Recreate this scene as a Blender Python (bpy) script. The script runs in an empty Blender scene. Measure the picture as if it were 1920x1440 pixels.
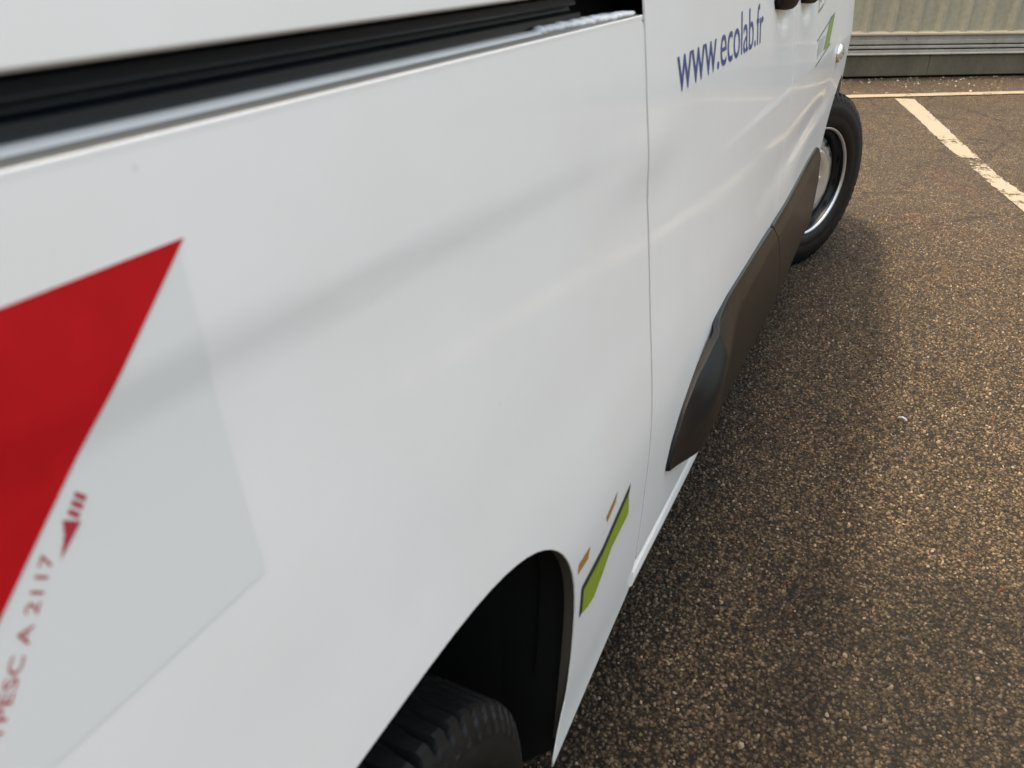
import bpy, bmesh, math, random
import numpy as np
from mathutils import Matrix, Vector
from mathutils.geometry import delaunay_2d_cdt
rad = math.radians
sc = bpy.context.scene
COL = sc.collection
random.seed(7); rng = np.random.default_rng(11)

# ------------------------------------------------------------------ camera
CAM = np.array([-3.548, 0.0, 1.216])
YAW, PITCH, ROLL, FPX = rad(25.13), rad(28.71), rad(-0.65), 1541.2
fw = np.array([math.cos(YAW)*math.cos(PITCH), math.sin(YAW)*math.cos(PITCH), -math.sin(PITCH)])
rt = np.array([math.sin(YAW), -math.cos(YAW), 0.0]); dn = np.cross(fw, rt)
rt2 = math.cos(ROLL)*rt + math.sin(ROLL)*dn; dn2 = -math.sin(ROLL)*rt + math.cos(ROLL)*dn
cam_d = bpy.data.cameras.new('camera'); cam = bpy.data.objects.new('camera', cam_d); COL.objects.link(cam)
M = Matrix.Identity(4)
for i in range(3):
    M[i][0], M[i][1], M[i][2], M[i][3] = rt2[i], -dn2[i], -fw[i], CAM[i]
cam.matrix_world = M
cam_d.sensor_width = 36.0; cam_d.lens = FPX/1920*36
cam_d.clip_start = 0.01; cam_d.clip_end = 600
cam_d.dof.use_dof = True; cam_d.dof.focus_distance = 2.3; cam_d.dof.aperture_fstop = 8.0
sc.camera = cam

# ------------------------------------------------------------------ sky, sun, exposure
SUN_TO = Vector((-0.05, 0.29, 1.0)).normalized()          # towards the sun
elev = math.asin(SUN_TO.z); azim = math.atan2(SUN_TO.x, SUN_TO.y)
w = bpy.data.worlds.new('World'); sc.world = w; w.use_nodes = True
nt = w.node_tree
sky = nt.nodes.new('ShaderNodeTexSky'); sky.sky_type = 'NISHITA'; sky.sun_disc = False
sky.sun_elevation = elev; sky.sun_rotation = azim
sky.air_density = 2.0; sky.dust_density = 10.0; sky.ozone_density = 0.6
bg = nt.nodes['Background']; bg.inputs['Strength'].default_value = 0.15
nt.links.new(sky.outputs[0], bg.inputs['Color'])
sd = bpy.data.lights.new('sun', 'SUN'); sd.energy = 2.0; sd.angle = rad(4.0); sd.color = (1.0, .87, .68)
sun = bpy.data.objects.new('sun', sd); COL.objects.link(sun)
sun.rotation_euler = (-SUN_TO).to_track_quat('-Z', 'Y').to_euler()
sc.view_settings.view_transform = 'Standard'; sc.view_settings.look = 'None'
sc.view_settings.exposure = 1.60; sc.view_settings.gamma = 1.0; sc.view_settings.use_curve_mapping = False
sc.view_settings.use_white_balance = True; sc.view_settings.white_balance_temperature = 6850; sc.view_settings.white_balance_tint = 9

# ------------------------------------------------------------------ materials
def mat(name, col, rough=.5, metal=0., coat=0., coat_rough=.03, spec=.5):
    m = bpy.data.materials.new(name); m.use_nodes = True
    b = m.node_tree.nodes['Principled BSDF']
    b.inputs['Base Color'].default_value = (*col, 1); b.inputs['Roughness'].default_value = rough
    b.inputs['Metallic'].default_value = metal; b.inputs['Coat Weight'].default_value = coat
    b.inputs['Coat Roughness'].default_value = coat_rough; b.inputs['Specular IOR Level'].default_value = spec
    return m
def N(m, t, **kw):
    n = m.node_tree.nodes.new(t)
    for k, v in kw.items(): setattr(n, k, v)
    return n
def L(m, a, b): m.node_tree.links.new(a, b)
def bsdf(m): return m.node_tree.nodes['Principled BSDF']
def ramp(m, fac, stops):
    r = N(m, 'ShaderNodeValToRGB'); e = r.color_ramp.elements
    while len(e) < len(stops): e.new(.5)
    for i, (p, c) in enumerate(stops):
        e[i].position = p; e[i].color = (*c, 1) if len(c) == 3 else c
    L(m, fac, r.inputs['Fac']); return r.outputs['Color']
def noise(m, scale, detail=4, rough=.55, coord='Object', vec=None):
    t = N(m, 'ShaderNodeTexNoise'); t.inputs['Scale'].default_value = scale
    t.inputs['Detail'].default_value = detail; t.inputs['Roughness'].default_value = rough
    if vec is None:
        c = N(m, 'ShaderNodeTexCoord'); vec = c.outputs[coord]
    L(m, vec, t.inputs['Vector']); return t
def bump(m, height, strength, dist):
    b = N(m, 'ShaderNodeBump'); b.inputs['Strength'].default_value = strength; b.inputs['Distance'].default_value = dist
    L(m, height, b.inputs['Height']); L(m, b.outputs[0], bsdf(m).inputs['Normal']); return b
def mixc(m, fac, a, b, mode='MIX'):
    x = N(m, 'ShaderNodeMix', data_type='RGBA', blend_type=mode)
    for s, v in ((0, fac), (6, a), (7, b)):
        if hasattr(v, 'is_output'): L(m, v, x.inputs[s])
        else: x.inputs[s].default_value = v if s == 0 else (*v, 1)
    return x.outputs[2]

def paint(name, col):
    m = mat(name, col, .55, coat=.5, coat_rough=.07, spec=.3)
    n1 = noise(m, 2.2, 5, .6); n2 = noise(m, 160., 2, .5)
    c = ramp(m, n1.outputs['Fac'], [(.35, tuple(v*.965 for v in col)), (.65, col)])
    L(m, c, bsdf(m).inputs['Base Color'])
    n3 = noise(m, 110., 2, .5); n4 = noise(m, 6., 4, .6)
    sp = ramp(m, n3.outputs['Fac'], [(.765, (1, 1, 1)), (.80, (.84, .82, .79))])
    dz = ramp(m, n4.outputs['Fac'], [(.35, (1, 1, 1)), (.75, (.975, .97, .955))])
    L(m, mixc(m, 1., mixc(m, 1., c, sp, 'MULTIPLY'), dz, 'MULTIPLY'), bsdf(m).inputs['Base Color'])
    rg = ramp(m, n4.outputs['Fac'], [(.3, (.05, .05, .05)), (.7, (.11, .11, .11))]); L(m, rg, bsdf(m).inputs['Coat Roughness'])
    bump(m, n2.outputs['Fac'], .03, .0006)
    return m
PAINT = paint('white_paint', (.80, .80, .80))
LEDGE = mat('white_ledge_paint', (.72, .72, .71), .3, coat=.6)
GUTTER_SHADE = mat('shade_painted_gutter', (.20, .195, .175), .5)  # shading of the ledge groove, put into a darker base colour
BLACK = mat('black_cavity', (.006, .006, .006), .9, spec=.1)
RAILM = mat('rail_metal', (.008, .013, .021), .35, coat=.25, coat_rough=.1)
SEAL = mat('white_sealant', (.75, .76, .77), .35)
PLAST = mat('charcoal_plastic', (.0082, .0086, .0094), .31, spec=.22)
n = noise(PLAST, 900, 2); bump(PLAST, n.outputs['Fac'], .12, .0005)
HANDLE = mat('black_handle_plastic', (.005, .005, .0055), .5, spec=.12)
LIP = mat('liner_lip_plastic', (.050, .045, .036), .6)
LINER = mat('wheelhouse_liner', (.010, .010, .010), .85, spec=.2)
RUB = mat('tyre_rubber', (.010, .010, .0105), .55, spec=.30)
n = noise(RUB, 40, 6); L(RUB, ramp(RUB, n.outputs['Fac'], [(.35, (.0032, .0032, .0034)), (.7, (.0085, .0083, .0081))]), bsdf(RUB).inputs['Base Color'])
RIMB = mat('rim_black', (.006, .006, .007), .22, coat=.3)
SILV = mat('rim_silver', (.60, .61, .63), .3, metal=.75)
GLASS = mat('dark_glass', (.01, .012, .014), .04, coat=.5)
LENS = mat('clear_lens', (.75, .76, .78), .06, metal=.6, coat=1.)
RED = mat('red_retroreflective', (.40, .006, .012), .4, coat=.12, coat_rough=.12, spec=.25)
n = noise(RED, 30, 5); L(RED, ramp(RED, n.outputs['Fac'], [(.3, (.44, .0035, .008)), (.7, (.52, .0055, .012))]), bsdf(RED).inputs['Base Color'])
FILM = mat('white_retroreflective', (.735, .745, .74), .35, coat=.4, coat_rough=.15)
REDINK = mat('red_print', (.42, .03, .05), .4)
BLUE = mat('blue_vinyl', (.020, .060, .24), .35, coat=.3)
GREEN = mat('green_vinyl', (.20, .29, .022), .4)
n = noise(GREEN, 90, 4); L(GREEN, ramp(GREEN, n.outputs['Fac'], [(.3, (.22, .30, .024)), (.7, (.30, .39, .04))]), bsdf(GREEN).inputs['Base Color'])
DKGREEN = mat('dark_outline_vinyl', (.03, .035, .02), .45)
YEL = mat('ochre_vinyl', (.40, .20, .03), .45)
GREYV = mat('grey_vinyl', (.17, .18, .19), .4)
GREYL = mat('light_grey_vinyl', (.48, .50, .50), .4)
GREENF = mat('pale_green_vinyl', (.24, .34, .09), .4)
CLEARF = mat('clear_film', (.74, .745, .75), .30, coat=.5, coat_rough=.1)

def painted_shade(m, v, c):                     # ground shade beside the van's rear, painted into the asphalt colour
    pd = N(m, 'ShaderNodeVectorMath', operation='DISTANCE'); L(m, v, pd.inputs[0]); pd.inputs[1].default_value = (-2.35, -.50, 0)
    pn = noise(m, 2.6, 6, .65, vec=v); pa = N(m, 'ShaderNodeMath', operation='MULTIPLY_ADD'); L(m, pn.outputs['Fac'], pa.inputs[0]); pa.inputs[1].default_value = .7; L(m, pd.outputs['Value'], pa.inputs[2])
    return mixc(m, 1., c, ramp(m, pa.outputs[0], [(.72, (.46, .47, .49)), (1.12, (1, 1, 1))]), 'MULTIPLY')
def ground_mat():
    m = mat('asphalt', (.1, .08, .06), .88, spec=.3)
    tc = N(m, 'ShaderNodeTexCoord'); v = tc.outputs['Object']
    vo = N(m, 'ShaderNodeTexVoronoi'); vo.inputs['Scale'].default_value = 125; L(m, v, vo.inputs['Vector'])
    vo2 = N(m, 'ShaderNodeTexVoronoi'); vo2.inputs['Scale'].default_value = 62; L(m, v, vo2.inputs['Vector'])
    sep = N(m, 'ShaderNodeSeparateColor'); L(m, vo.outputs['Color'], sep.inputs[0])
    sep2 = N(m, 'ShaderNodeSeparateColor'); L(m, vo2.outputs['Color'], sep2.inputs[0])
    st = ramp(m, sep.outputs[0], [(0., (.027, .0185, .0108)), (.45, (.058, .0400, .0228)), (.8, (.104, .0730, .0430)), (1., (.20, .152, .102))])
    st2 = ramp(m, sep2.outputs[1], [(0., (.75, .75, .75)), (.7, (1, 1, 1)), (1., (1.35, 1.32, 1.25))])
    c = mixc(m, 1., st, st2, 'MULTIPLY')
    edge = ramp(m, vo.outputs['Distance'], [(.0, (1.15, 1.15, 1.15)), (.28, (.95, .95, .95)), (.62, (.18, .165, .15))])
    c = mixc(m, 1., c, edge, 'MULTIPLY')
    big = noise(m, 1.1, 6, .6, vec=v)
    c = mixc(m, 1., c, ramp(m, big.outputs['Fac'], [(.3, (.80, .79, .78)), (.7, (1.16, 1.15, 1.12))]), 'MULTIPLY')
    c = painted_shade(m, v, c)
    # hairline cracks and a faint rusty stain
    wn = noise(m, 3., 5, .6, vec=v); wv = N(m, 'ShaderNodeVectorMath', operation='MULTIPLY_ADD'); L(m, wn.outputs['Color'], wv.inputs[0]); wv.inputs[1].default_value = (.5, .5, 0); L(m, v, wv.inputs[2])
    vc = N(m, 'ShaderNodeTexVoronoi', feature='DISTANCE_TO_EDGE'); vc.inputs['Scale'].default_value = 1.15; L(m, wv.outputs[0], vc.inputs['Vector'])
    c = mixc(m, 1., c, ramp(m, vc.outputs['Distance'], [(.0, (.38, .36, .34)), (.006, (.55, .53, .5)), (.012, (1, 1, 1))]), 'MULTIPLY')
    rs = noise(m, 1.7, 3, .5, vec=v)
    c = mixc(m, 1., c, ramp(m, rs.outputs['Fac'], [(.58, (1, 1, 1)), (.72, (1.12, .90, .88))]), 'MULTIPLY')
    mid = noise(m, 9., 5, .6, vec=v)
    c = mixc(m, 1., c, ramp(m, mid.outputs['Fac'], [(.3, (.86, .84, .84)), (.7, (1.12, 1.12, 1.1))]), 'MULTIPLY')
    L(m, c, bsdf(m).inputs['Base Color'])
    mth = N(m, 'ShaderNodeMath', operation='MULTIPLY'); L(m, vo.outputs['Distance'], mth.inputs[0]); mth.inputs[1].default_value = -1.
    fine = noise(m, 420, 3, .6, vec=v)
    ad = N(m, 'ShaderNodeMath', operation='MULTIPLY_ADD'); L(m, fine.outputs['Fac'], ad.inputs[0]); ad.inputs[1].default_value = .5; L(m, mth.outputs[0], ad.inputs[2])
    bump(m, ad.outputs[0], 1., .007)
    return m
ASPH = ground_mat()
STONE = mat('aggregate_stone', (.2, .16, .11), .8, spec=.35)
a = N(STONE, 'ShaderNodeAttribute', attribute_name='tint'); tcs = N(STONE, 'ShaderNodeTexCoord')
L(STONE, painted_shade(STONE, tcs.outputs['Object'], a.outputs['Color']), bsdf(STONE).inputs['Base Color'])
PAINTL = mat('road_paint', (.50, .44, .35), .8)
def worn(m):
    tc = N(m, 'ShaderNodeTexCoord'); v = tc.outputs['Object']
    n1 = noise(m, 26, 8, .7, vec=v); n2 = noise(m, 3.2, 3, .5, vec=v); n3 = noise(m, 160, 3, .6, vec=v)
    L(m, ramp(m, n3.outputs['Fac'], [(.3, (.105, .088, .062)), (.6, (.17, .147, .108))]), bsdf(m).inputs['Base Color'])
    s = N(m, 'ShaderNodeMath', operation='ADD'); L(m, n1.outputs['Fac'], s.inputs[0])
    s2 = N(m, 'ShaderNodeMath', operation='MULTIPLY'); L(m, n2.outputs['Fac'], s2.inputs[0]); s2.inputs[1].default_value = .8
    L(m, s2.outputs[0], s.inputs[1])
    at = N(m, 'ShaderNodeAttribute', attribute_name='wear')
    s3 = N(m, 'ShaderNodeMath', operation='SUBTRACT'); L(m, s.outputs[0], s3.inputs[0]); L(m, at.outputs['Fac'], s3.inputs[1])
    al = ramp(m, s3.outputs[0], [(.57, (.0, .0, .0)), (.68, (1, 1, 1))])
    L(m, al, bsdf(m).inputs['Alpha'])
    bump(m, n3.outputs['Fac'], .6, .003)
worn(PAINTL)
CRACK = mat('crack_tar', (.008, .006, .0045), .9)

def wallmat(name, c0, c1, sc_=3., rough=.55, metal=0.):
    m = mat(name, c0, rough, metal)
    tc = N(m, 'ShaderNodeTexCoord'); mp = N(m, 'ShaderNodeMapping'); L(m, tc.outputs['Object'], mp.inputs['Vector'])
    mp.inputs['Scale'].default_value = (1, 1, .35)
    n1 = noise(m, sc_, 8, .65, vec=mp.outputs[0]); n2 = noise(m, sc_*9, 5, .6, vec=tc.outputs['Object'])
    c = ramp(m, n1.outputs['Fac'], [(.3, c0), (.7, c1)])
    c = mixc(m, 1., c, ramp(m, n2.outputs['Fac'], [(.3, (.85, .85, .84)), (.65, (1.05, 1.05, 1.05))]), 'MULTIPLY')
    L(m, c, bsdf(m).inputs['Base Color']); return m
SIDING = wallmat('cream_siding', (.255, .238, .180), (.335, .315, .24), 2.5)
GALV = wallmat('galvanised_steel', (.24, .235, .21), (.37, .36, .325), 4., .5, .1)
PLINTH = wallmat('dirty_plinth', (.065, .056, .040), (.12, .105, .075), 3., .75)
CREAM = mat('cream_flashing', (.36, .33, .25), .5)

# ------------------------------------------------------------------ helpers
def tag(o, label=None, cat=None, group=None, kind=None):
    if label: o['label'] = label
    if cat: o['category'] = cat
    if group: o['group'] = group
    if kind: o['kind'] = kind
    return o
def empty(name, loc=(0, 0, 0)):
    o = bpy.data.objects.new(name, None); o.empty_display_size = .1; COL.objects.link(o); o.location = loc; return o
def mesh(name, V, F, m, parent=None, smooth=False, normals=None):
    me = bpy.data.meshes.new(name); me.from_pydata([tuple(map(float, v)) for v in V], [], F); me.update()
    me.materials.append(m)
    if smooth: me.polygons.foreach_set('use_smooth', [True]*len(me.polygons))
    if normals is not None: me.normals_split_custom_set_from_vertices([tuple(map(float, n)) for n in normals])
    o = bpy.data.objects.new(name, me); COL.objects.link(o)
    if parent: o.parent = parent
    return o
def bm_obj(name, bm, m, parent=None, smooth=False):
    me = bpy.data.meshes.new(name); bm.to_mesh(me); bm.free(); me.materials.append(m)
    if smooth: me.polygons.foreach_set('use_smooth', [True]*len(me.polygons))
    o = bpy.data.objects.new(name, me); COL.objects.link(o)
    if parent: o.parent = parent
    return o
def sm(a, b, x):
    t = np.clip((x-a)/(b-a), 0, 1); return t*t*(3-2*t)
def inside(P, poly):
    x, y = P[:, 0], P[:, 1]; r = np.zeros(len(P), bool); q = np.asarray(poly); j = len(q)-1
    for i in range(len(q)):
        c = ((q[i, 1] > y) != (q[j, 1] > y)) & (x < (q[j, 0]-q[i, 0])*(y-q[i, 1])/(q[j, 1]-q[i, 1]+1e-12)+q[i, 0])
        r ^= c; j = i
    return r
def densify(poly, step):
    out = []; n = len(poly)
    for i in range(n):
        a = np.array(poly[i], float); b = np.array(poly[(i+1) % n], float)
        k = max(1, int(math.ceil(np.linalg.norm(b-a)/step)))
        for t in range(k): out.append(a+(b-a)*t/k)
    return np.array(out)
def round_poly(poly, r, n=5):
    out = []; k = len(poly); rr = r if hasattr(r, '__len__') else [r]*k
    for i in range(k):
        p0, p, p1 = (np.array(poly[j % k], float) for j in (i-1, i, i+1))
        if rr[i] <= 0: out.append(p); continue
        a = p0-p; b = p1-p; la, lb = np.linalg.norm(a), np.linalg.norm(b)
        q = min(rr[i], la*.48, lb*.48); A = p+a/la*q; B = p+b/lb*q
        for t in np.linspace(0, 1, n): out.append((1-t)**2*A+2*t*(1-t)*p+t*t*B)
    return out

# ---- the van's right side: y as a function of x (forward) and z (up)
PZ = np.array([.05, .10, .20, .282, .36, .452, .596, .680, .78, .871, .935, .973, 1.035, 1.129, 1.20, 1.5, 1.9])
PY = np.array([.254, .254, .254, .2535, .2495, .247, .247, .2545, .2665, .2765, .2833, .2874, .2940, .306, .316, .36, .45])
def prof(z):
    z = np.asarray(z, float); h = np.diff(PZ); dl = np.diff(PY)/h
    m = np.zeros(len(PZ)); m[1:-1] = (dl[:-1]*h[1:]+dl[1:]*h[:-1])/(h[:-1]+h[1:]); m[0] = dl[0]; m[-1] = dl[-1]
    i = np.clip(np.searchsorted(PZ, z)-1, 0, len(h)-1); t = (z-PZ[i])/h[i]
    return (2*t**3-3*t**2+1)*PY[i]+(t**3-2*t**2+t)*h[i]*m[i]+(-2*t**3+3*t**2)*PY[i+1]+(t**3-t**2)*h[i]*m[i+1]
def dent(x, z, cx, cz, rx, rz, d):
    q = ((x-cx)/rx)**2+((z-cz)/rz)**2
    return d*np.exp(-q*q)
def side(x, z):
    x = np.asarray(x, float); z = np.asarray(z, float)
    y = prof(z)
    k = 1-.5*sm(-2.3, -1.4, x)-.6*sm(-1.4, -.5, x)
    y = np.where(z < .9, (y-.279)*k+.279, y)
    y = y+.08*np.maximum(0, x+.25)**2 + .5*np.maximum(0, x-.45)**2
    # shoulder crease of the rear quarter: the skin steps in just below it
    zc = .992-.050*(np.minimum(x, -2.5)+2.6); d = zc-z
    A = .0007+.0019*sm(-2.6, -3.3, x); A = A*(1-sm(-2.58, -2.3, x))
    y = y+A*sm(-.016, .016, d)*(1-sm(.016, .20, d))
    y = y-.0019*np.exp(-((z-.978)/.030)**2)*np.exp(-((x+2.55)/.13)**2)+.0008*np.exp(-((z-.92)/.03)**2)*np.exp(-((x+2.55)/.13)**2)
    # crease of the doors above the cladding
    A2 = .005*sm(-2.1, -1.0, x)*(1-sm(-.55, -.3, x)); e = z-(.715+.02*sm(-1.6, -.6, x))
    y = y+A2*np.where(e > 0, np.exp(-(e/.055)**2), np.exp(-(e/.034)**2))
    # hand dishes under the two door handles
    y = y+dent(x, z, -1.555, 1.075, .075, .034, .010)+dent(x, z, -1.215, 1.068, .075, .034, .010)
    return y
def snorm(x, z, f=None):
    f = f or side; e = 8e-4
    gx = (f(x+e, z)-f(x-e, z))/(2*e); gz = (f(x, z+e)-f(x, z-e))/(2*e)
    n = np.stack([gx, -np.ones_like(gx), gz], -1); return n/np.linalg.norm(n, axis=-1, keepdims=True)

def panel(name, poly, m, parent, step=.03, zstep=None, off=0., depth=.014, rnd=.0016, surf=None, edge=.012, yoff=None):
    """sheet metal with a rounded, turned-in edge lying on the body side"""
    f = surf or side; zstep = zstep or step
    pl = densify(poly, edge)
    x0, z0 = pl.min(0); x1, z1 = pl.max(0)
    gx, gz = np.meshgrid(np.arange(x0+step*.5, x1, step), np.arange(z0+zstep*.5, z1, zstep))
    g = np.stack([gx.ravel(), gz.ravel()], 1); g = g[inside(g, pl)]
    dmin = np.full(len(g), 9.)
    for p in pl: dmin = np.minimum(dmin, (g[:, 0]-p[0])**2+(g[:, 1]-p[1])**2)
    g = g[dmin > (min(step, zstep)*.4)**2]
    pts = np.concatenate([pl, g]); nb = len(pl)
    res = delaunay_2d_cdt([Vector(p) for p in pts], [], [list(range(nb))], 1, 1e-6)
    vo = np.array([tuple(v) for v in res[0]]); faces = [list(t) for t in res[2]]
    def yo(x, z): return f(x, z)+off+(yoff(x, z) if yoff else 0.)
    V = [np.array([p[0], yo(p[0], p[1]), p[1]]) for p in vo]
    Nn = list(snorm(vo[:, 0], vo[:, 1], yo))
    F = []
    for t in faces:
        a, b, c = vo[t[0]], vo[t[1]], vo[t[2]]
        if (b[0]-a[0])*(c[1]-a[1])-(b[1]-a[1])*(c[0]-a[0]) < 0: t = t[::-1]
        F.append(t)                       # (x right, z up) ccw -> normal towards -y
    if depth:
        cnt = {}
        for t in F:
            for i in range(len(t)): cnt[(t[i], t[(i+1) % len(t)])] = 1
        be = [e for e in cnt if (e[1], e[0]) not in cnt]
        nxt = {a: b for a, b in be}; loop = [be[0][0]]
        while True:
            q = nxt[loop[-1]]
            if q == loop[0] or len(loop) > len(be): break
            loop.append(q)
        P = vo[loop]; T = np.roll(P, -1, 0)-np.roll(P, 1, 0); T /= np.linalg.norm(T, axis=1, keepdims=True)+1e-9
        O = np.stack([T[:, 1], -T[:, 0]], 1)           # outwards for a ccw loop
        rings = [loop]
        for dq, dy, wgt in ((.7*rnd, .3*rnd, .7), (rnd, rnd, 1.), (rnd, depth, 1.)):
            idx = []
            for i, v in enumerate(loop):
                p = P[i]+O[i]*dq; idx.append(len(V)); V.append(np.array([p[0], V[v][1]+dy, p[1]]))
                nn = Nn[v]*(1-wgt)+np.array([O[i, 0], 0, O[i, 1]])*wgt; Nn.append(nn/np.linalg.norm(nn))
            rings.append(idx)
        for a, b in zip(rings[:-1], rings[1:]):
            for i in range(len(a)):
                j = (i+1) % len(a); F.append([a[i], b[i], b[j], a[j]])
    return mesh(name, V, F, m, parent, True, Nn)

def sweep_x(name, prf, xs, m, parent, follow=None, cap=True, smooth=False):
    """profile [(y,z)] swept along x; y is an offset from follow(x)"""
    V = []; F = []; n = len(prf)
    for x in xs:
        y0 = follow(x) if follow else 0.
        V += [(x, y0+p[0], p[1]) for p in prf]
    for i in range(len(xs)-1):
        for j in range(n-1):
            F.append([i*n+j, (i+1)*n+j, (i+1)*n+j+1, i*n+j+1])
    if cap:
        F.append(list(range(n))[::-1]); F.append([(len(xs)-1)*n+j for j in range(n)])
    return mesh(name, V, F, m, parent, smooth)

def lathe(name, prf, seg, m, parent, mw, smooth=True, a0=0., a1=2*math.pi, rmod=None):
    """profile [(r, u)] turned about the local u axis, placed with mw (local x,y in the wheel plane, z = outwards)"""
    V = []; F = []; n = len(prf); full = abs(a1-a0-2*math.pi) < 1e-6; k = seg if full else seg+1
    for s in range(k):
        a = a0+(a1-a0)*s/seg
        for j, (r, u) in enumerate(prf):
            rr = r+(rmod(a, j, u) if rmod else 0.)
            V.append(mw @ Vector((rr*math.cos(a), rr*math.sin(a), u)))
    for s in range(seg):
        q = (s+1) % k
        for j in range(n-1): F.append([s*n+j, q*n+j, q*n+j+1, s*n+j+1])
    o = mesh(name, V, F, m, parent, smooth)
    return o

# ------------------------------------------------------------------ ground, painted lines
def grid_sheet(name, x0, x1, y0, y1, z, m): return mesh(name, [(x0, y0, z), (x1, y0, z), (x1, y1, z), (x0, y1, z)], [[0, 1, 2, 3]], m)
tag(grid_sheet('ground', -150, 150, -150, 150, 0., ASPH), kind='structure')

def strip(name, A, B, wear, z, m):
    """painted band between two edge polylines, uneven edges"""
    A, B = np.array(A), np.array(B); n = 160; nb = 8
    def res(P):
        d = np.r_[0, np.cumsum(np.linalg.norm(np.diff(P, axis=0), axis=1))]; t = np.linspace(0, d[-1], n)
        return np.stack([np.interp(t, d, P[:, 0]), np.interp(t, d, P[:, 1])], 1)
    A, B = res(A), res(B)
    A += rng.normal(0, .004, A.shape); B += rng.normal(0, .004, B.shape)
    V = []; F = []; W = []
    for i in range(n):
        for j in range(nb):
            p = A[i]+(B[i]-A[i])*j/(nb-1); V.append((p[0], p[1], z)); W.append(wear(i/(n-1)))
    for i in range(n-1):
        for j in range(nb-1): F.append([i*nb+j, i*nb+j+1, (i+1)*nb+j+1, (i+1)*nb+j])
    o = mesh(name, V, F, m)
    at = o.data.attributes.new('wear', 'FLOAT', 'POINT'); at.data.foreach_set('value', W)
    return tag(o, kind='structure')
bayL = [(4.56, .19), (3.613, -.037), (2.687, -.24), (1.891, -.445), (1.502, -.545), (.3, -.86), (-1.2, -1.25)]
bayR = [(4.60, .030), (3.704, -.161), (2.805, -.346), (1.951, -.535), (1.6, -.64), (.35, -1.00), (-1.15, -1.40)]
def wbay(t):
    x = 4.56-5.76*t
    return .08+.07*math.exp(-((x-2.10)/.34)**2)+.09*sm(3.4, 2.6, x)
strip('bay_line', bayL, bayR, wbay, .004, PAINTL)
T_ = np.array([.588, -.809]); 
wl0 = np.array([4.48, .62])-T_*3.0; wl1 = np.array([4.48, .62])+T_*9
nrm = np.array([-.809, -.588])
strip('wall_line', [wl0-nrm*.0, wl1-nrm*.0], [wl0+nrm*.13, wl1+nrm*.13], lambda t: .12+.05*math.sin(t*40), .008, PAINTL)
cr = [(5.3, .30), (4.9, -.02), (4.542, -.241), (3.848, -.641), (3.3, -.98), (2.6, -1.4)]
cA = densify(cr, .05)[:-40] if False else np.array(cr)
strip('ground_crack', cA+np.array([.009, .009]), cA-np.array([.009, .009]), lambda t: -1., .003, CRACK)

# stones standing proud of the binder, near the camera
def stones(name, n, xr, yr, size, cols, dens=None, z0=-.0012):
    x = rng.uniform(*xr, n); y = rng.uniform(*yr, n)
    if dens is not None:
        k = rng.uniform(0, 1, n) < dens(x, y); x, y = x[k], y[k]; n = len(x)
    s = size[0]+(size[1]-size[0])*rng.beta(1.2, 2.6, n)*1.25
    a = rng.uniform(0, 6.283, n); asp = rng.uniform(.55, 1., n); h = s*rng.uniform(.35, .95, n)
    V = np.zeros((n, 13, 3)); k6 = np.arange(6)
    for ring, (rr, hh) in enumerate(((1., 0.), (.74, .72))):
        jit = rng.uniform(.75, 1.2, (n, 6)); ang = k6*math.pi/3+rng.uniform(-.3, .3, (n, 6))
        px = rr*jit*np.cos(ang); py = rr*jit*np.sin(ang)*asp[:, None]
        V[:, ring*6:ring*6+6, 0] = x[:, None]+s[:, None]*.5*(px*np.cos(a)[:, None]-py*np.sin(a)[:, None])
        V[:, ring*6:ring*6+6, 1] = y[:, None]+s[:, None]*.5*(px*np.sin(a)[:, None]+py*np.cos(a)[:, None])
        V[:, ring*6:ring*6+6, 2] = z0+h[:, None]*hh*rng.uniform(.85, 1.1, (n, 6))
    V[:, 12, 0] = x+s*rng.uniform(-.1, .1, n); V[:, 12, 1] = y+s*rng.uniform(-.1, .1, n); V[:, 12, 2] = z0+h
    f = []
    for i in range(6):
        j = (i+1) % 6; f += [(i, j, 6+j), (i, 6+j, 6+i), (6+i, 6+j, 12)]
    Fa = (np.arange(n)[:, None, None]*13+np.array(f)[None]).reshape(-1, 3)
    me = bpy.data.meshes.new(name); me.vertices.add(n*13); me.vertices.foreach_set('co', V.reshape(-1))
    me.loops.add(len(Fa)*3); me.loops.foreach_set('vertex_index', Fa.reshape(-1).astype(np.int32))
    me.polygons.add(len(Fa)); me.polygons.foreach_set('loop_start', np.arange(0, len(Fa)*3, 3, dtype=np.int32))
    me.update(calc_edges=True)
    c = np.array([q[1] for q in cols]); p = np.array([q[0] for q in cols]); ix = rng.choice(len(c), n, p=p/p.sum())
    tint = c[ix]*rng.uniform(.7, 1.3, (n, 1)); tint = np.repeat(np.c_[tint, np.ones(n)], 13, 0)
    at = me.color_attributes.new('tint', 'FLOAT_COLOR', 'POINT'); at.data.foreach_set('color', tint.reshape(-1))
    me.materials.append(STONE); o = bpy.data.objects.new(name, me); COL.objects.link(o)
    return tag(o, kind='stuff')
SC = [(.30, (.029, .0200, .0122)), (.34, (.066, .0465, .0288)), (.24, (.108, .079, .051)), (.06, (.20, .158, .115)), (.04, (.018, .017, .016)),
      (.02, (.090, .038, .020)), (.01, (.095, .085, .03))]
stones('asphalt_aggregate', 120000, (-3.0, .9), (-1.5, .42), (.0036, .0105), SC,
       dens=lambda x, y: np.clip(1.0-(x+1.2)*.35, .25, 1.)*np.where(y > -.35-(x+2.4)*.42-.5, 1., .15))

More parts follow.
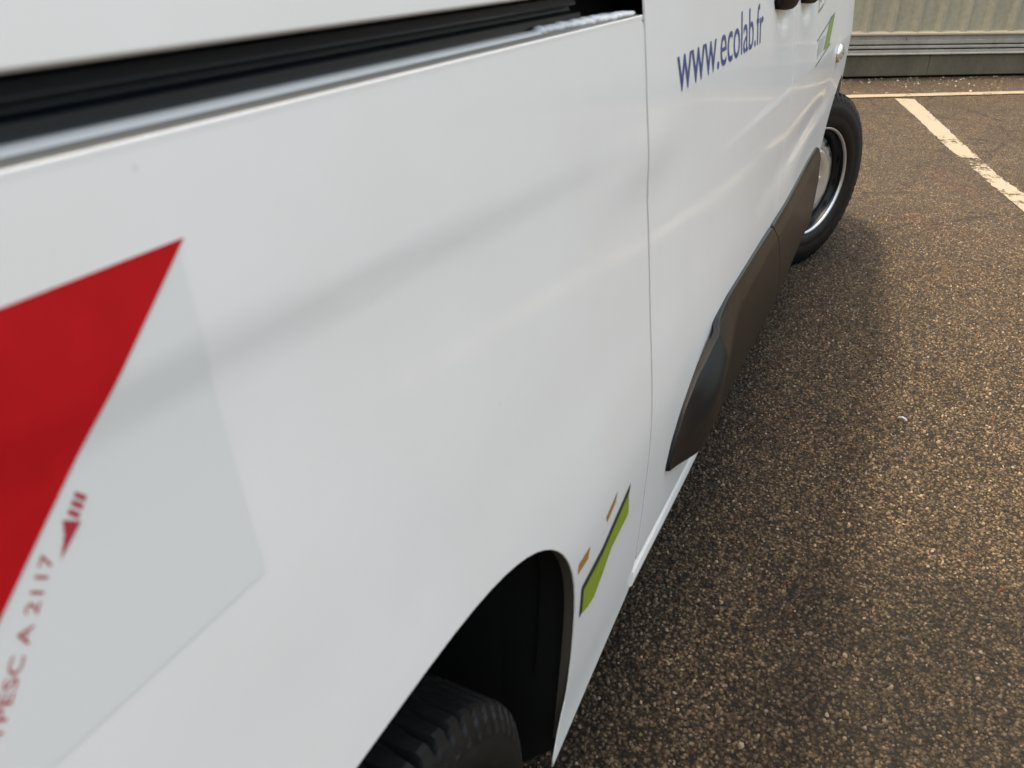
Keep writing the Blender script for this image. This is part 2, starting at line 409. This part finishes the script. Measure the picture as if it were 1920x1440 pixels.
# ------------------------------------------------------------------ wall of profiled sheet behind the bay
WP = np.array([5.93, .155])
def wpt(s, n_, z): p = WP+T_*s+nrm*n_; return (p[0], p[1], z)
wall = empty('corrugated_wall', wpt(0, 0, 0)); OFF = np.array(wpt(0, 0, 0))
tag(wall, 'long cream corrugated metal wall with grey steel rails along its foot', 'wall')
def wsweep(name, prf, s0, s1, m, closed=True):
    V = [np.array(wpt(s, a, b))-OFF for s in (s0, s1) for a, b in prf]; n = len(prf)
    F = [[j, (j+1) % n, n+(j+1) % n, n+j] for j in range(n if closed else n-1)]
    if closed: F += [list(range(n))[::-1], list(range(n, 2*n))]
    o = mesh(name, V, F, m, wall); return o
S0, S1, TOPZ = -7.0, 12.0, 1.3
per = .263; V = []; F = []; s = S0; prof_s = []
while s < S1:
    ph = s
    for u, d in ((0., 0.), (.115, 0.), (.150, .050), (.185, .050), (.215, 0.)):
        prof_s.append((ph+u, d))
    s += per
sh = -.012
for u, d in prof_s:
    for z in (.405, TOPZ): V.append(np.array(wpt(u+sh, -.045+d, z))-OFF)
for i in range(len(prof_s)-1): F.append([2*i, 2*i+2, 2*i+3, 2*i+1])
mesh('siding_sheet', V, F, SIDING, wall)
wsweep('cap_flashing', [(-.06, TOPZ-.02), (.004, TOPZ-.02), (.004, TOPZ+.03), (-.10, TOPZ+.03), (-.10, TOPZ-.02)], S0, S1, CREAM)
wsweep('sill_flashing', [(-.07, .400), (.036, .396), (.040, .398), (.040, .412), (.036, .414), (-.07, .430)], S0, S1, CREAM)
wsweep('upper_rail', [(-.05, .312), (.018, .312), (.024, .318), (.024, .345), (.016, .352), (.016, .385), (.020, .394), (-.05, .394)], S0, S1, GALV)
wsweep('middle_rail', [(-.05, .274), (.024, .274), (.030, .279), (.030, .296), (.024, .301), (-.05, .301)], S0, S1, GALV)
wsweep('lower_rail', [(-.05, .216), (.034, .216), (.038, .220), (.038, .228), (.030, .236), (.030, .258), (.024, .262), (-.05, .262)], S0, S1, GALV)
wsweep('back_plate', [(-.09, .03), (-.055, .03), (-.055, .41), (-.09, .41)], S0, S1, BLACK)
for i in range(8):
    a = S0+i*2.4; wsweep('plinth_board', [(-.04, .022), (.012, .022), (.016, .026), (.016, .206), (.012, .210), (-.04, .210)], a+.003, min(a+2.397, S1), PLINTH)
for i in range(10):
    a = S0+.9+i*2.0
    bm = bmesh.new(); p = np.array(wpt(a, .026, .365))-OFF
    mt = Matrix.Translation(Vector(p)) @ Vector((nrm[0], nrm[1], 0)).to_track_quat('Z', 'Y').to_matrix().to_4x4()
    bmesh.ops.create_cone(bm, cap_ends=True, segments=6, radius1=.012, radius2=.010, depth=.012, matrix=mt)
    bm_obj('bolt', bm, GALV, wall)
# back of the wall so that it stands as a body
wsweep('rear_sheet', [(-.13, .0), (-.11, .0), (-.11, TOPZ-.02), (-.13, TOPZ-.02)], S0, S1, SIDING)
def strewn(n, lo, hi, amin, amax):
    s = rng.uniform(-2.2, 4.5, n); d = rng.uniform(0, 1, n)**1.8*(amax-amin)+amin
    return s, d
def gravel():
    n = 900; s, d = strewn(n, 0, 0, .03, .85); V = []; F = []
    for i in range(n):
        p = WP+T_*s[i]+nrm*d[i]; r = rng.uniform(.004, .016); b = len(V)
        for k in range(5):
            a = k*1.2566+rng.uniform(-.3, .3); q = r*rng.uniform(.7, 1.2); V.append((p[0]+q*math.cos(a), p[1]+q*math.sin(a), .0))
        V.append((p[0], p[1], r*.8)); F += [[b+k, b+(k+1) % 5, b+5] for k in range(5)]
    o = mesh('loose_gravel', V, F, STONE)
    at = o.data.color_attributes.new('tint', 'FLOAT_COLOR', 'POINT')
    c = []
    for i in range(n):
        q = rng.choice([0, 1, 2], p=[.45, .4, .15]); base = [(.045, .034, .020), (.09, .07, .045), (.25, .23, .19)][q]
        c += [v for _ in range(6) for v in (*base, 1.)]
    at.data.foreach_set('color', c); tag(o, kind='stuff')
gravel()

# ------------------------------------------------------------------ the van
van = empty('parked_van', (-1.6, 1.2, 0)); tag(van, 'white panel van with red warning sticker and black lower door mouldings', 'van')
VO = Vector((-1.6, 1.2, 0))
def P_(o):                                   # parent while the geometry is in world coordinates
    o.parent = van; o.matrix_parent_inverse = Matrix.Translation(-VO); return o
def vp(*a, **k):
    o = a and a[0]; return P_(o)
XREAR, XN = -4.05, .62
SEAM, SEAM2, SEAM3 = -2.549, -1.39, -.44
def sup(cx, cz, w_, h_, n_, a0, a1, k=40):
    out = []
    for t in np.linspace(a0, a1, k):
        c, s_ = math.cos(t), math.sin(t)
        out.append((cx+w_*abs(c)**(2/n_)*np.sign(c), cz+h_*abs(s_)**(2/n_)*np.sign(s_)))
    return out
ARCH_R = sup(-3.2, .395, .372, .305, 3.0, 0, math.pi)             # front to rear
ARCH_F = sup(0.0, .40, .365, .355, 2.0, 0, math.pi)
q_out = [(XREAR, .30), (-3.60, .26), (-3.575, .30)] + ARCH_R[::-1] + [(-2.832, .33), (-2.862, .226), (-2.56, .288), (SEAM, .295)]
q_top = round_poly([(SEAM, .295), (SEAM, 1.131), (XREAR, 1.131)], [0, .012, 0])
q_out = q_out[:-1]+q_top
quarter = P_(panel('quarter_panel', q_out, PAINT, None, .028, .012, rnd=.0012, depth=.002))
upper = P_(panel('upper_panel', round_poly([(XREAR, 1.1705), (SEAM, 1.1705), (SEAM, 1.88), (XREAR, 1.88)], [.004, .008, .03, .03]), PAINT, None, .05, .03, rnd=.003, depth=.03))
sd_out = [(SEAM+.009, .338), (-2.44, .335), (-1.9, .325), (-1.24, .318), (-1.30, .40), (-1.405, .49), (-1.452, .58), (SEAM2-.02, .80), (SEAM2-.004, .93), (SEAM2-.004, 1.87), (SEAM+.009, 1.87)]
slid = P_(panel('sliding_door', round_poly(sd_out, [.012, 0, 0, .01, .05, .05, .06, .08, 0, .04, .04]), PAINT, None, .02, .012, rnd=.0014, depth=.003))
fd_out = [(-1.232, .318), (-.75, .315), (-.40, .34), (-.372, .46), (-.42, .60), (SEAM3, .72), (SEAM3-.02, 1.02), (SEAM3+.02, 1.18), (-.62, 1.34), (-.95, 1.80), (-1.10, 1.87), (SEAM2+.004, 1.87), (SEAM2+.004, .93), (SEAM2-.013, .80), (-1.447, .58), (-1.40, .49), (-1.295, .40)]
ARCHPT = [p for p in ARCH_F if p[0] < -.05 and p[1] > .62]
fd_out2 = [(-1.232, .318), (-.75, .315), (-.405, .34), (-.40, .46), (-.40, .56), (SEAM3, .66)]+fd_out[6:]
fdoor = P_(panel('front_door', round_poly(fd_out2, [.01, 0, .01, 0, .03, .03, 0, .03, .05, .05, .05, .03, 0, .08, .06, .05, .05]), PAINT, None, .02, .012, rnd=.0014, depth=.003))
fe_out = [(-.395, .34), (-.366, .36)]+[p for p in ARCH_F[::-1]]+[(.366, .34), (.50, .30), (.72, .30), (.74, .75), (.66, .98), (.30, 1.16), (SEAM3+.03, 1.20), (SEAM3-.013, 1.02), (SEAM3+.006, .66), (-.393, .56)]
fender = P_(panel('fender', fe_out, PAINT, None, .022, .014, rnd=.002))
# dark structure behind the gaps
in_out = [(XREAR+.02, .33), (-3.59, .33), (-3.585, .395)]+[(p[0]*1.0+(p[0]+3.2)*.03, p[1]+.012) for p in ARCH_R[::-1]]+[(-2.815, .33), (-2.5, .33), (-.41, .35), (-.385, .40)]+[(p[0]*1.03, p[1]+.012) for p in ARCH_F[::-1]]+[(.385, .36), (.70, .36), (.70, .9), (.3, 1.1), (-.5, 1.25), (-.9, 1.80), (-1.1, 1.85), (XREAR+.02, 1.85)]
P_(panel('inner_structure', in_out, BLACK, None, .08, off=.055, depth=0))
# sill under the sliding door
def sy(x, z=.29): return float(side(x, z))
prf = [(.045, .334), (.010, .336), (.002, .332), (-.003, .322), (-.005, .308), (-.003, .296), (.004, .289), (.045, .289)]
P_(sweep_x('door_sill', prf, np.linspace(SEAM-.004, -.42, 60), PAINT, None, lambda x: sy(x, .31), smooth=False))
# rail channel between lower and upper panel
xs = np.linspace(XREAR, SEAM-.003, 50)
shy = lambda x: float(side(x, 1.131))
arc = [(0, 1.131), (.0003, 1.1345)]+[(.0003+.0012*(1-math.cos(t)), 1.1345+.0012*math.sin(t)) for t in np.linspace(.2, 1.4, 6)]
led = [(.0013, 1.1357), (.006, 1.1357), (.011, 1.1362), (.0165, 1.1362)]; bead = [(.0165, 1.1362), (.0178, 1.1378), (.0200, 1.1390), (.0225, 1.1394), (.026, 1.1388), (.030, 1.137), (.045, 1.137)]
ledge = P_(sweep_x('panel_lip', arc, xs, PAINT, None, shy, cap=False, smooth=True))
P_(sweep_x('gutter', led, xs, GUTTER_SHADE, None, shy, cap=False, smooth=True))
P_(sweep_x('seal_bead', bead, xs, LEDGE, None, shy, cap=False, smooth=True))
rail = [(.0300, 1.136), (.0312, 1.1450), (.033, 1.1460), (.043, 1.1466), (.045, 1.1510), (.0375, 1.1522), (.0370, 1.1540), (.0400, 1.1600), (.044, 1.1625), (.036, 1.19), (.060, 1.19), (.060, 1.136)]
P_(sweep_x('slide_rail', rail, np.linspace(XREAR, -2.672, 40), RAILM, None, shy, smooth=False))
# lumpy sealant at the end of the ledge
bm = bmesh.new()
for i in range(34):
    t = i/33; x = -2.80+t*.235; yy = shy(x)+.010+.012*(1-t)+rng.normal(0, .0012)
    r = .0030+.0022*math.sin(t*3.1)+rng.uniform(0, .0012)
    mt = Matrix.Translation((x, yy, 1.1385+rng.normal(0, .0005))) @ Matrix.Diagonal((2.3, 1.3, .75, 1))
    bmesh.ops.create_icosphere(bm, subdivisions=2, radius=r, matrix=mt)
P_(bm_obj('sealant_bead', bm, SEAL, None, True))

# lower mouldings of the doors
def cy(x, z):
    top = np.interp(x, [-2.42, -2.2, -1.5, -.4], [.50, .612, .597, .585]); d = (top-z)
    sc_ = 1-sm(-2.30, -1.95, x)
    tip = sm(-2.43, -2.24, x)
    return (-.004*sm(.0, .012, d) - .037*sm(-.012, .062, d)*sc_*(1-.45*sm(.08, .2, d)))*tip - .008*sm(.0, .05, d)*(1-sc_)
c1 = [(-2.422, .438), (-2.355, .428), (-2.24, .405), (-2.10, .372), (-1.9, .335), (-1.6, .308), (-1.215, .293), (-1.245, .36), (-1.33, .45), (-1.43, .53), (-1.52, .592), (-1.8, .602), (-2.05, .612), (-2.165, .607), (-2.228, .588), (-2.300, .558), (-2.362, .525), (-2.402, .485)]
c2 = [(-1.205, .293), (-.8, .29), (-.41, .30), (-.395, .42), (-.405, .45), (-.47, .55), (-.50, .580), (-.55, .588), (-1.0, .592), (-1.51, .592), (-1.422, .53), (-1.322, .45), (-1.237, .36)]
for cc in (c1, c2):
    P_(panel('door_moulding', round_poly(cc, .012, 3), PLAST, None, .012, .006, off=-.006, depth=.012, rnd=.003, yoff=cy))

# handles
def handle(cx, cz, w_, h_):
    root = None
    bm = bmesh.new(); n = 20; ringn = 14; V = []; F = []
    for i in range(n+1):
        t = i/n; x = cx-w_/2+w_*t; e = math.sin(math.pi*min(max(t, .0), 1.))**.35 if 0 < t < 1 else .05
        hh = h_/2*(.55+.45*e)*(1 if 0 < t < 1 else .5); bow = .022*math.sin(math.pi*t)**.6 if 0 < t < 1 else .004
        for k in range(ringn):
            a = 2*math.pi*k/ringn
            V.append((x, float(side(cx-.14, cz))-bow+.011*math.cos(a)*(.7+.3*e)+.004, cz+hh*math.sin(a)))
    for i in range(n):
        for k in range(ringn):
            q = (k+1) % ringn; F.append([i*ringn+k, i*ringn+q, (i+1)*ringn+q, (i+1)*ringn+k])
    F.append(list(range(ringn))); F.append([n*ringn+k for k in range(ringn)][::-1])
    return mesh('handle', V, F, HANDLE, None, True)
for d, cx, cz in ((slid, -1.565, 1.108), (fdoor, -1.215, 1.100)):
    h = handle(cx, cz, .25, .052); h.parent = d

# side marker lamp on the fender
def lamp():
    V = []; F = []; cx, cz = -.372, .872; rings, seg = 6, 24
    for i in range(rings+1):
        t = i/rings; r = math.cos(t*math.pi/2)
        for k in range(seg):
            a = 2*math.pi*k/seg; x = cx+.055*r*math.cos(a)*(1.15 if math.cos(a) < 0 else .85); z = cz+.030*r*math.sin(a)
            V.append((x, float(side(x, z))-.001-.016*math.sin(t*math.pi/2), z))
    for i in range(rings):
        for k in range(seg):
            q = (k+1) % seg; F.append([i*seg+k, i*seg+q, (i+1)*seg+q, (i+1)*seg+k])
    o = mesh('side_lamp', V, F, LENS, None, True); o.parent = fender
    V = []; F = []
    for k in range(25):
        t = k/24*math.pi; x0_ = cx+.008
        V += [(x0_-.0025, float(side(x0_, cz))-.003-.0165*math.sin(t), cz+.030*math.cos(t)), (x0_+.0025, float(side(x0_, cz))-.003-.0165*math.sin(t), cz+.030*math.cos(t))]
    for k in range(24): F.append([2*k, 2*k+1, 2*k+3, 2*k+2])
    b = mesh('lamp_divider', V, F, HANDLE, None); b.parent = o
P_(fender) if False else None
lamp()

# ------- stickers and lettering (thin vinyl following the skin)
def sheet(name, poly, m, parent, off=-.0005, step=.012, edge=.01, depth=0):
    o = panel(name, poly, m, None, step, off=off, depth=depth, edge=edge); o.parent = parent; return o
FX = -3.281
sheet('white_film', round_poly([(-3.86, .895), (FX, .895), (FX, 1.089), (-3.86, 1.089)], .004, 3), FILM, quarter, -.0004)
for k in range(2):
    dx = -.30*k
    sheet('red_stripe', [(-3.276+dx, 1.0885), (-3.4293+dx, 1.0885) if k else (-3.430, 1.0885), (-3.66+dx, .896), (-3.505+dx, .896)], RED, quarter, -.0008)
def text_mesh(name, s, m, parent, xz, off):
    cu = bpy.data.curves.new(name, 'FONT'); cu.body = s; cu.size = 1.; cu.resolution_u = 4
    ob = bpy.data.objects.new(name, cu); COL.objects.link(ob); dg = bpy.context.evaluated_depsgraph_get()
    me = bpy.data.meshes.new_from_object(ob.evaluated_get(dg)); bpy.data.objects.remove(ob)
    bm = bmesh.new(); bm.from_mesh(me); bmesh.ops.triangulate(bm, faces=bm.faces[:])
    bmesh.ops.subdivide_edges(bm, edges=[e for e in bm.edges if e.calc_length() > .3], cuts=2)
    bmesh.ops.triangulate(bm, faces=bm.faces[:])
    co = np.array([v.co[:] for v in bm.verts]); 
    lo, hi = co.min(0), co.max(0)
    for v in bm.verts:
        x, z = xz(v.co.x, v.co.y, lo, hi); v.co = (x, float(side(x, z))+off, z)
    bmesh.ops.recalc_face_normals(bm, faces=bm.faces[:])
    bm.to_mesh(me); bm.free(); me.materials.clear(); me.materials.append(m); me.name = name
    o = bpy.data.objects.new(name, me); COL.objects.link(o); o.parent = parent; return o
XH = .546        # x height of the built in face relative to size 1
def web(u, v, lo, hi):
    t = (u-lo[0])/(hi[0]-lo[0]); z0 = 1.031+.008*t
    return -2.411+t*.608, z0+v/XH*.0545
text_mesh('web_address_lettering', 'www.ecolab.fr', BLUE, slid, web, -.0006)
def tp(u, v, lo, hi):
    t = (u-lo[0])/(hi[0]-lo[0]); s = t*.076; d = np.array([.64, .77]); q = np.array([-.77, .64])
    p = np.array([-3.434, .924])+d*s+q*(v*.0090); return p[0], p[1]
text_mesh('sticker_lettering', 'TPESC A 2117', REDINK, quarter, tp, -.0008)
# small red triangle mark with bars after the lettering
def mk(pts): return [tuple(np.array([-3.434, .924])+np.array([.70, .715])*a+np.array([-.715, .70])*b) for a, b in pts]
sheet('triangle_mark', mk([(.0745, .0025), (.0915, -.0005), (.0905, .0085), (.0845, .0050)]), REDINK, quarter, -.0008)
for a in (.0925, .0965, .1002):
    sheet('bar_mark', mk([(a, .0010), (a+.0024, .0015), (a+.0030, .0078), (a+.0008, .0072)]), REDINK, quarter, -.0008)
# green arrow shaped vinyl with dark outline, two ochre marks, clear film
gr = [(-2.642, .549), (-2.631, .497), (-2.668, .492), (-2.700, .488), (-2.730, .466), (-2.760, .449), (-2.785, .452), (-2.811, .462), (-2.813, .506), (-2.742, .513), (-2.69, .530)]
sheet('green_outline', [(-2.636, .553), (-2.640, .540), (-2.69, .5245), (-2.742, .507), (-2.808, .501), (-2.806, .464), (-2.8155, .460), (-2.8165, .512), (-2.742, .520), (-2.69, .537)], DKGREEN, quarter, -.0009)
sheet('green_emblem', gr, GREEN, quarter, -.0006)
sheet('ochre_mark', [(-2.694, .577), (-2.700, .564), (-2.731, .553), (-2.736, .564), (-2.714, .571)], YEL, quarter, -.0006)
sheet('ochre_mark', [(-2.794, .560), (-2.800, .545), (-2.834, .547), (-2.832, .561)], YEL, quarter, -.0006)
# front door sign: pale green band, grey hairlines, dark strokes
sheet('green_band', [(-.83, .925), (-.70, .925), (-.60, 1.008), (-.71, 1.008)], GREENF, fdoor, -.0006)
def line(a, b, w_, m, nm):
    a, b = np.array(a), np.array(b); d = (b-a)/np.linalg.norm(b-a); q = np.array([-d[1], d[0]])*w_/2
    sheet(nm, [tuple(a-q), tuple(b-q), tuple(b+q), tuple(a+q)], m, fdoor, -.0007)
line((-.985, .965), (-.61, 1.012), .0045, GREYV, 'sign_line')
line((-.985, .90), (-.66, .93), .0045, GREYV, 'sign_line')
line((-.96, .915), (-.955, .945), .0045, GREYV, 'sign_line')
line((-1.0, 1.036), (-.99, 1.085), .007, GREYV, 'sign_stroke')
line((-.985, 1.040), (-.90, 1.052), .006, GREYV, 'sign_stroke')
line((-.87, 1.05), (-.88, 1.095), .006, GREYV, 'sign_stroke')

for k in range(4):
    x0_ = -.965+.085*k; line((x0_, 1.062+.004*k), (x0_+.008, 1.102+.004*k), .013, HANDLE if k % 2 == 0 else GREYV, 'sign_stroke')
sheet('grey_block', [(-.955, .925), (-.86, .925), (-.80, .965), (-.94, .965)], GREYL, fdoor, -.0006)
# ------- wheel houses
def wheelhouse(cx, w_, h_, n_, zc, parent):
    arc = sup(cx, zc, w_, h_, n_, -.25, math.pi+.25, 48) if False else [(cx+w_+.004, .235)]+sup(cx, zc, w_+.003, h_+.003, n_, 0, math.pi, 44)+[(cx-w_-.004, .255)]
    V = []; F = []; n = len(arc)
    ys = [.0035, .012, .016]
    for k, (x, z) in enumerate(arc):
        s0 = float(side(x, z)); 
        V += [(x, s0+.0012, z), (cx+(x-cx)*.992, s0+.0035, zc+(z-zc)*.992), (cx+(x-cx)*.990, s0+.015, zc+(z-zc)*.990)]
    for k in range(n-1):
        for j in range(2): F.append([k*3+j, (k+1)*3+j, (k+1)*3+j+1, k*3+j+1])
    P_(mesh('arch_lip', V, F, LIP, None, True))
    V = []; F = []
    for k, (x, z) in enumerate(arc):
        s0 = float(side(x, z)); zb = .08 if k in (0, n-1) else None; X = cx+(x-cx)*1.02; Z = .20 if zb else (zc+(z-zc)*1.02)
        V += [(X, s0+.015, Z), (cx+(x-cx)*1.06, .36, zb or zc+(z-zc)*1.08), (cx+(x-cx)*1.06, .72, zb or zc+(z-zc)*1.08)]
    for k in range(n-1):
        for j in range(2): F.append([k*3+j, (k+1)*3+j, (k+1)*3+j+1, k*3+j+1])
    F.append([k*3+2 for k in range(n)])
    P_(mesh('wheelhouse', V, F, LINER, None, False))
wheelhouse(-3.2, .372, .305, 3.0, .395, van)
wheelhouse(0., .365, .355, 2.0, .40, van)

# ------- wheels
def wheel(center, outward, Rt=.333, width=.205, scl=1.):
    root = empty('wheel', (0, 0, 0))
    zc = Vector(outward).normalized(); up = Vector((0, 0, 1)); xc = up.cross(zc).normalized()
    mw = Matrix((( xc[0], up[0], zc[0], center[0]), (xc[1], up[1], zc[1], center[1]), (xc[2], up[2], zc[2], center[2]), (0, 0, 0, 1))) @ Matrix.Scale(scl, 4)
    h = width/2
    tp_ = [(.213, h*.80), (.220, h*.93), (.232, h*1.0), (.250, h*1.05), (.253, h*1.035), (.258, h*1.055), (.275, h*1.06), (.292, h*1.04), (.294, h*1.02), (.299, h*1.02), (.308, h*.99), (.316, h*.95), (.323, h*.90)]
    tp_ = [(r+(Rt-.333)*(r-.213)/.12, u) for r, u in tp_]
    tread = [(Rt-.0035, h*.86), (Rt-.001, h*.80)]
    for c in (.20, -.20):
        tread += [(Rt, h*(c+.055)), (Rt-.008, h*(c+.045)), (Rt-.008, h*(c-.045)), (Rt, h*(c-.055))]
    tread += [(Rt-.001, -h*.80), (Rt-.0035, -h*.86)]
    inner = [(r, -u) for r, u in tp_[::-1]]
    prf = tp_+tread+inner; nb = 64; seg = nb*9; i0 = len(tp_)-3
    def rmod(a, j, u):
        au = abs(u)/h
        if j < i0 or j > len(prf)-i0-1: return 0.
        ph = (a/(2*math.pi)*nb + .35*au) % 1.
        if au > .30: return -.013*(1 if ph < .34 else 0)*(1 if au < .90 else .55)
        return -.004*(1 if ph < .12 else 0)
    P = lathe('tyre', prf, seg, RUB, root, mw, True, rmod=rmod)
    fl = np.array([not (i0-1 <= (k % (len(prf)-1)) <= len(prf)-i0-1) for k in range(len(P.data.polygons))])
    P.data.polygons.foreach_set('use_smooth', fl)
    # barrel, lip, disc
    lip = [(.2135, h*.80), (.2165, h*.90), (.2150, h*.945), (.2095, h*.93), (.2065, h*.86)]
    lathe('rim_lip', lip, 96, SILV, root, mw)
    barrel = [(.2065, h*.86), (.1985, h*.70), (.1960, h*.35), (.190, h*.10), (.176, h*.0), (.174, -h*.7)]
    lathe('rim_barrel', barrel, 96, RIMB, root, mw)
    disc = [(.190, h*.10), (.187, h*.40), (.174, h*.54), (.152, h*.64), (.144, h*.64), (.139, h*.60), (.134, h*.66), (.126, h*.78), (.108, h*.82), (.080, h*.70), (.055, h*.62), (.048, h*.74), (.0, h*.78)]
    lathe('wheel_disc', disc, 96, SILV, root, mw)
    for k in range(16):                                   # vent holes
        a = 2*math.pi*(k+.5)/16; V = []; F = []
        for i in range(12):
            t = 2*math.pi*i/12; r = .161+.0095*math.sin(t); aa = a+.075*math.cos(t)
            u = h*(.54+(.170-r)/.018*.10)
            V.append(mw @ Vector((r*math.cos(aa), r*math.sin(aa), u+.007)))
        mesh('vent_hole', V, [list(range(12))], BLACK, root)
    for k in range(5):
        a = 2*math.pi*k/5
        bm = bmesh.new(); bmesh.ops.create_cone(bm, cap_ends=True, segments=6, radius1=.011, radius2=.010, depth=.012, matrix=mw @ Matrix.Translation((.072*math.cos(a), .072*math.sin(a), h*.66)))
        bm_obj('wheel_nut', bm, SILV, root)
    return P_(root)
STEER = rad(25.5)
nf = (-math.sin(STEER), -math.cos(STEER), 0)
wheel((0, .392, .348), nf, .348)
wheel((-3.205, .363, .284), (0, -1, 0), .333, .225, .873)
wheel((0, 1.86, .348), (0, 1, 0), .348); wheel((-3.205, 1.88, .284), (0, 1, 0), .333, .225, .873)

# ------- rest of the body: roof, far side, nose, tail, floor
def shell():
    YM = 1.13
    st = [(XREAR+.012, .34, 1.90, .40), (-3.9, .30, 1.95, .0), (-2.5, .30, 1.96, .0), (-1.1, .30, 1.95, .0)]
    V = []; F = []
    xs_ = [XREAR+.006, -3.5, -2.5, -1.5, -1.0]
    for x in xs_:                                           # roof + far side + tail ring
        ytop = float(side(x, 1.88))
        ring = [(ytop+.001, 1.884), (ytop+.05, 1.93), (ytop+.2, 1.965), (YM, 1.975), (2*YM-ytop-.2, 1.965), (2*YM-ytop-.05, 1.93), (2*YM-ytop, 1.88), (2*YM-.31, 1.15), (2*YM-.26, .6), (2*YM-.27, .28)]
        V += [(x, y, z) for y, z in ring]
    n = 10
    for i in range(len(xs_)-1):
        for j in range(n-1): F.append([i*n+j, i*n+j+1, (i+1)*n+j+1, (i+1)*n+j])
    P_(mesh('roof_and_far_side', V, F, PAINT, None, True))
    # tail
    ys = [float(side(XREAR, .30))+.004, float(side(XREAR, 1.14))+.004, float(side(XREAR, 1.88))+.006]
    V = [(XREAR+.004, ys[0], .30), (XREAR+.004, 2*YM-ys[0], .30), (XREAR+.004, 2*YM-ys[1], 1.14), (XREAR+.004, 2*YM-ys[2], 1.90), (XREAR+.004, YM, 1.965), (XREAR+.004, ys[2], 1.90), (XREAR+.004, ys[1], 1.14)]
    P_(mesh('rear_doors', V, [list(range(7))], PAINT, None))
    # nose: bonnet, front face, windscreen, far front side
    def yn(x): return float(side(min(x, .72), .8))
    prof_n = [(-1.0, 1.95), (-.95, 1.93), (-.10, 1.24), (.0, 1.20), (.30, 1.13), (.62, .98), (.74, .80), (.78, .55), (.74, .30)]
    V = []; F = []
    for x, z in prof_n:
        y0 = float(side(min(x, .7), min(max(z-.02, .3), 1.86)))+.006
        for t in (0, .12, .5, .88, 1.):
            b = .10*(1-(2*t-1)**2) if x > .2 else 0.
            V.append((x+b, y0+(2*YM-2*y0)*t, z+(.02 if 0 < t < 1 and x > -.9 else 0)))
    for i in range(len(prof_n)-1):
        for j in range(4): F.append([i*5+j, (i+1)*5+j, (i+1)*5+j+1, i*5+j+1])
    P_(mesh('nose', V, F, PAINT, None, True))
    V = [(-.93, .52, 1.915), (-.93, 1.74, 1.915), (-.13, 1.90, 1.275), (-.13, .36, 1.275)]
    o = mesh('windscreen', [(v[0]+.03, v[1], v[2]+.035) for v in V], [[0, 3, 2, 1]], GLASS, None); P_(o)
    P_(mesh('far_front_side', [(-1.0, 2*YM-.30, 1.15), (-1.0, 2*YM-.26, .3), (.74, 2*YM-.36, .3), (.74, 2*YM-.36, .8), (.3, 2*YM-.32, 1.13), (-.1, 2*YM-.33, 1.24), (-.95, 2*YM-.45, 1.92), (-1.0, 2*YM-.45, 1.92)], [list(range(8))], PAINT, None))
    P_(mesh('underbody', [(-2.80, .33, .30), (-.42, .33, .30), (-.42, 1.93, .30), (-2.80, 1.93, .30)], [[0, 3, 2, 1]], BLACK, None))
    P_(mesh('rear_underbody', [(XREAR+.03, .73, .31), (-2.80, .73, .31), (-2.80, 1.55, .31), (XREAR+.03, 1.55, .31)], [[0, 3, 2, 1]], BLACK, None))
    P_(mesh('front_underbody', [(-.42, .73, .31), (.72, .73, .31), (.72, 1.55, .31), (-.42, 1.55, .31)], [[0, 3, 2, 1]], BLACK, None))
    wpoly = round_poly([(-1.33, 1.25), (-.62, 1.27), (-.98, 1.76), (-1.12, 1.80), (-1.33, 1.80)], .03)
    o = panel('side_window', wpoly, GLASS, None, .05, off=-.003, depth=.003); o.parent = fdoor
shell()

# ------------------------------------------------------------------ scrap on the asphalt
def scrap():
    V = []; F = []; a = np.array([-1.240, -.142]); b = np.array([-1.250, -.167]); d = (b-a); q = np.array([-d[1], d[0]])/np.linalg.norm(d)
    n = 8
    for i in range(n+1):
        t = i/n; p = a+d*t; z = .009+.006*math.sin(t*3.1)
        for k in range(6):
            an = k*math.pi/3; V.append((p[0]+q[0]*.0042*math.cos(an), p[1]+q[1]*.0042*math.cos(an), z+.0028*math.sin(an)))
    for i in range(n):
        for k in range(6): F.append([i*6+k, i*6+(k+1) % 6, (i+1)*6+(k+1) % 6, (i+1)*6+k])
    F += [[0, 1, 2, 3, 4, 5][::-1], [n*6+k for k in range(6)]]
    o = mesh('paper_scrap', V, F, mat('pale_blue_paper', (.17, .21, .24), .6), None, True)
    tag(o, 'small pale rolled paper scrap lying alone on the sunlit asphalt', 'litter')
scrap()
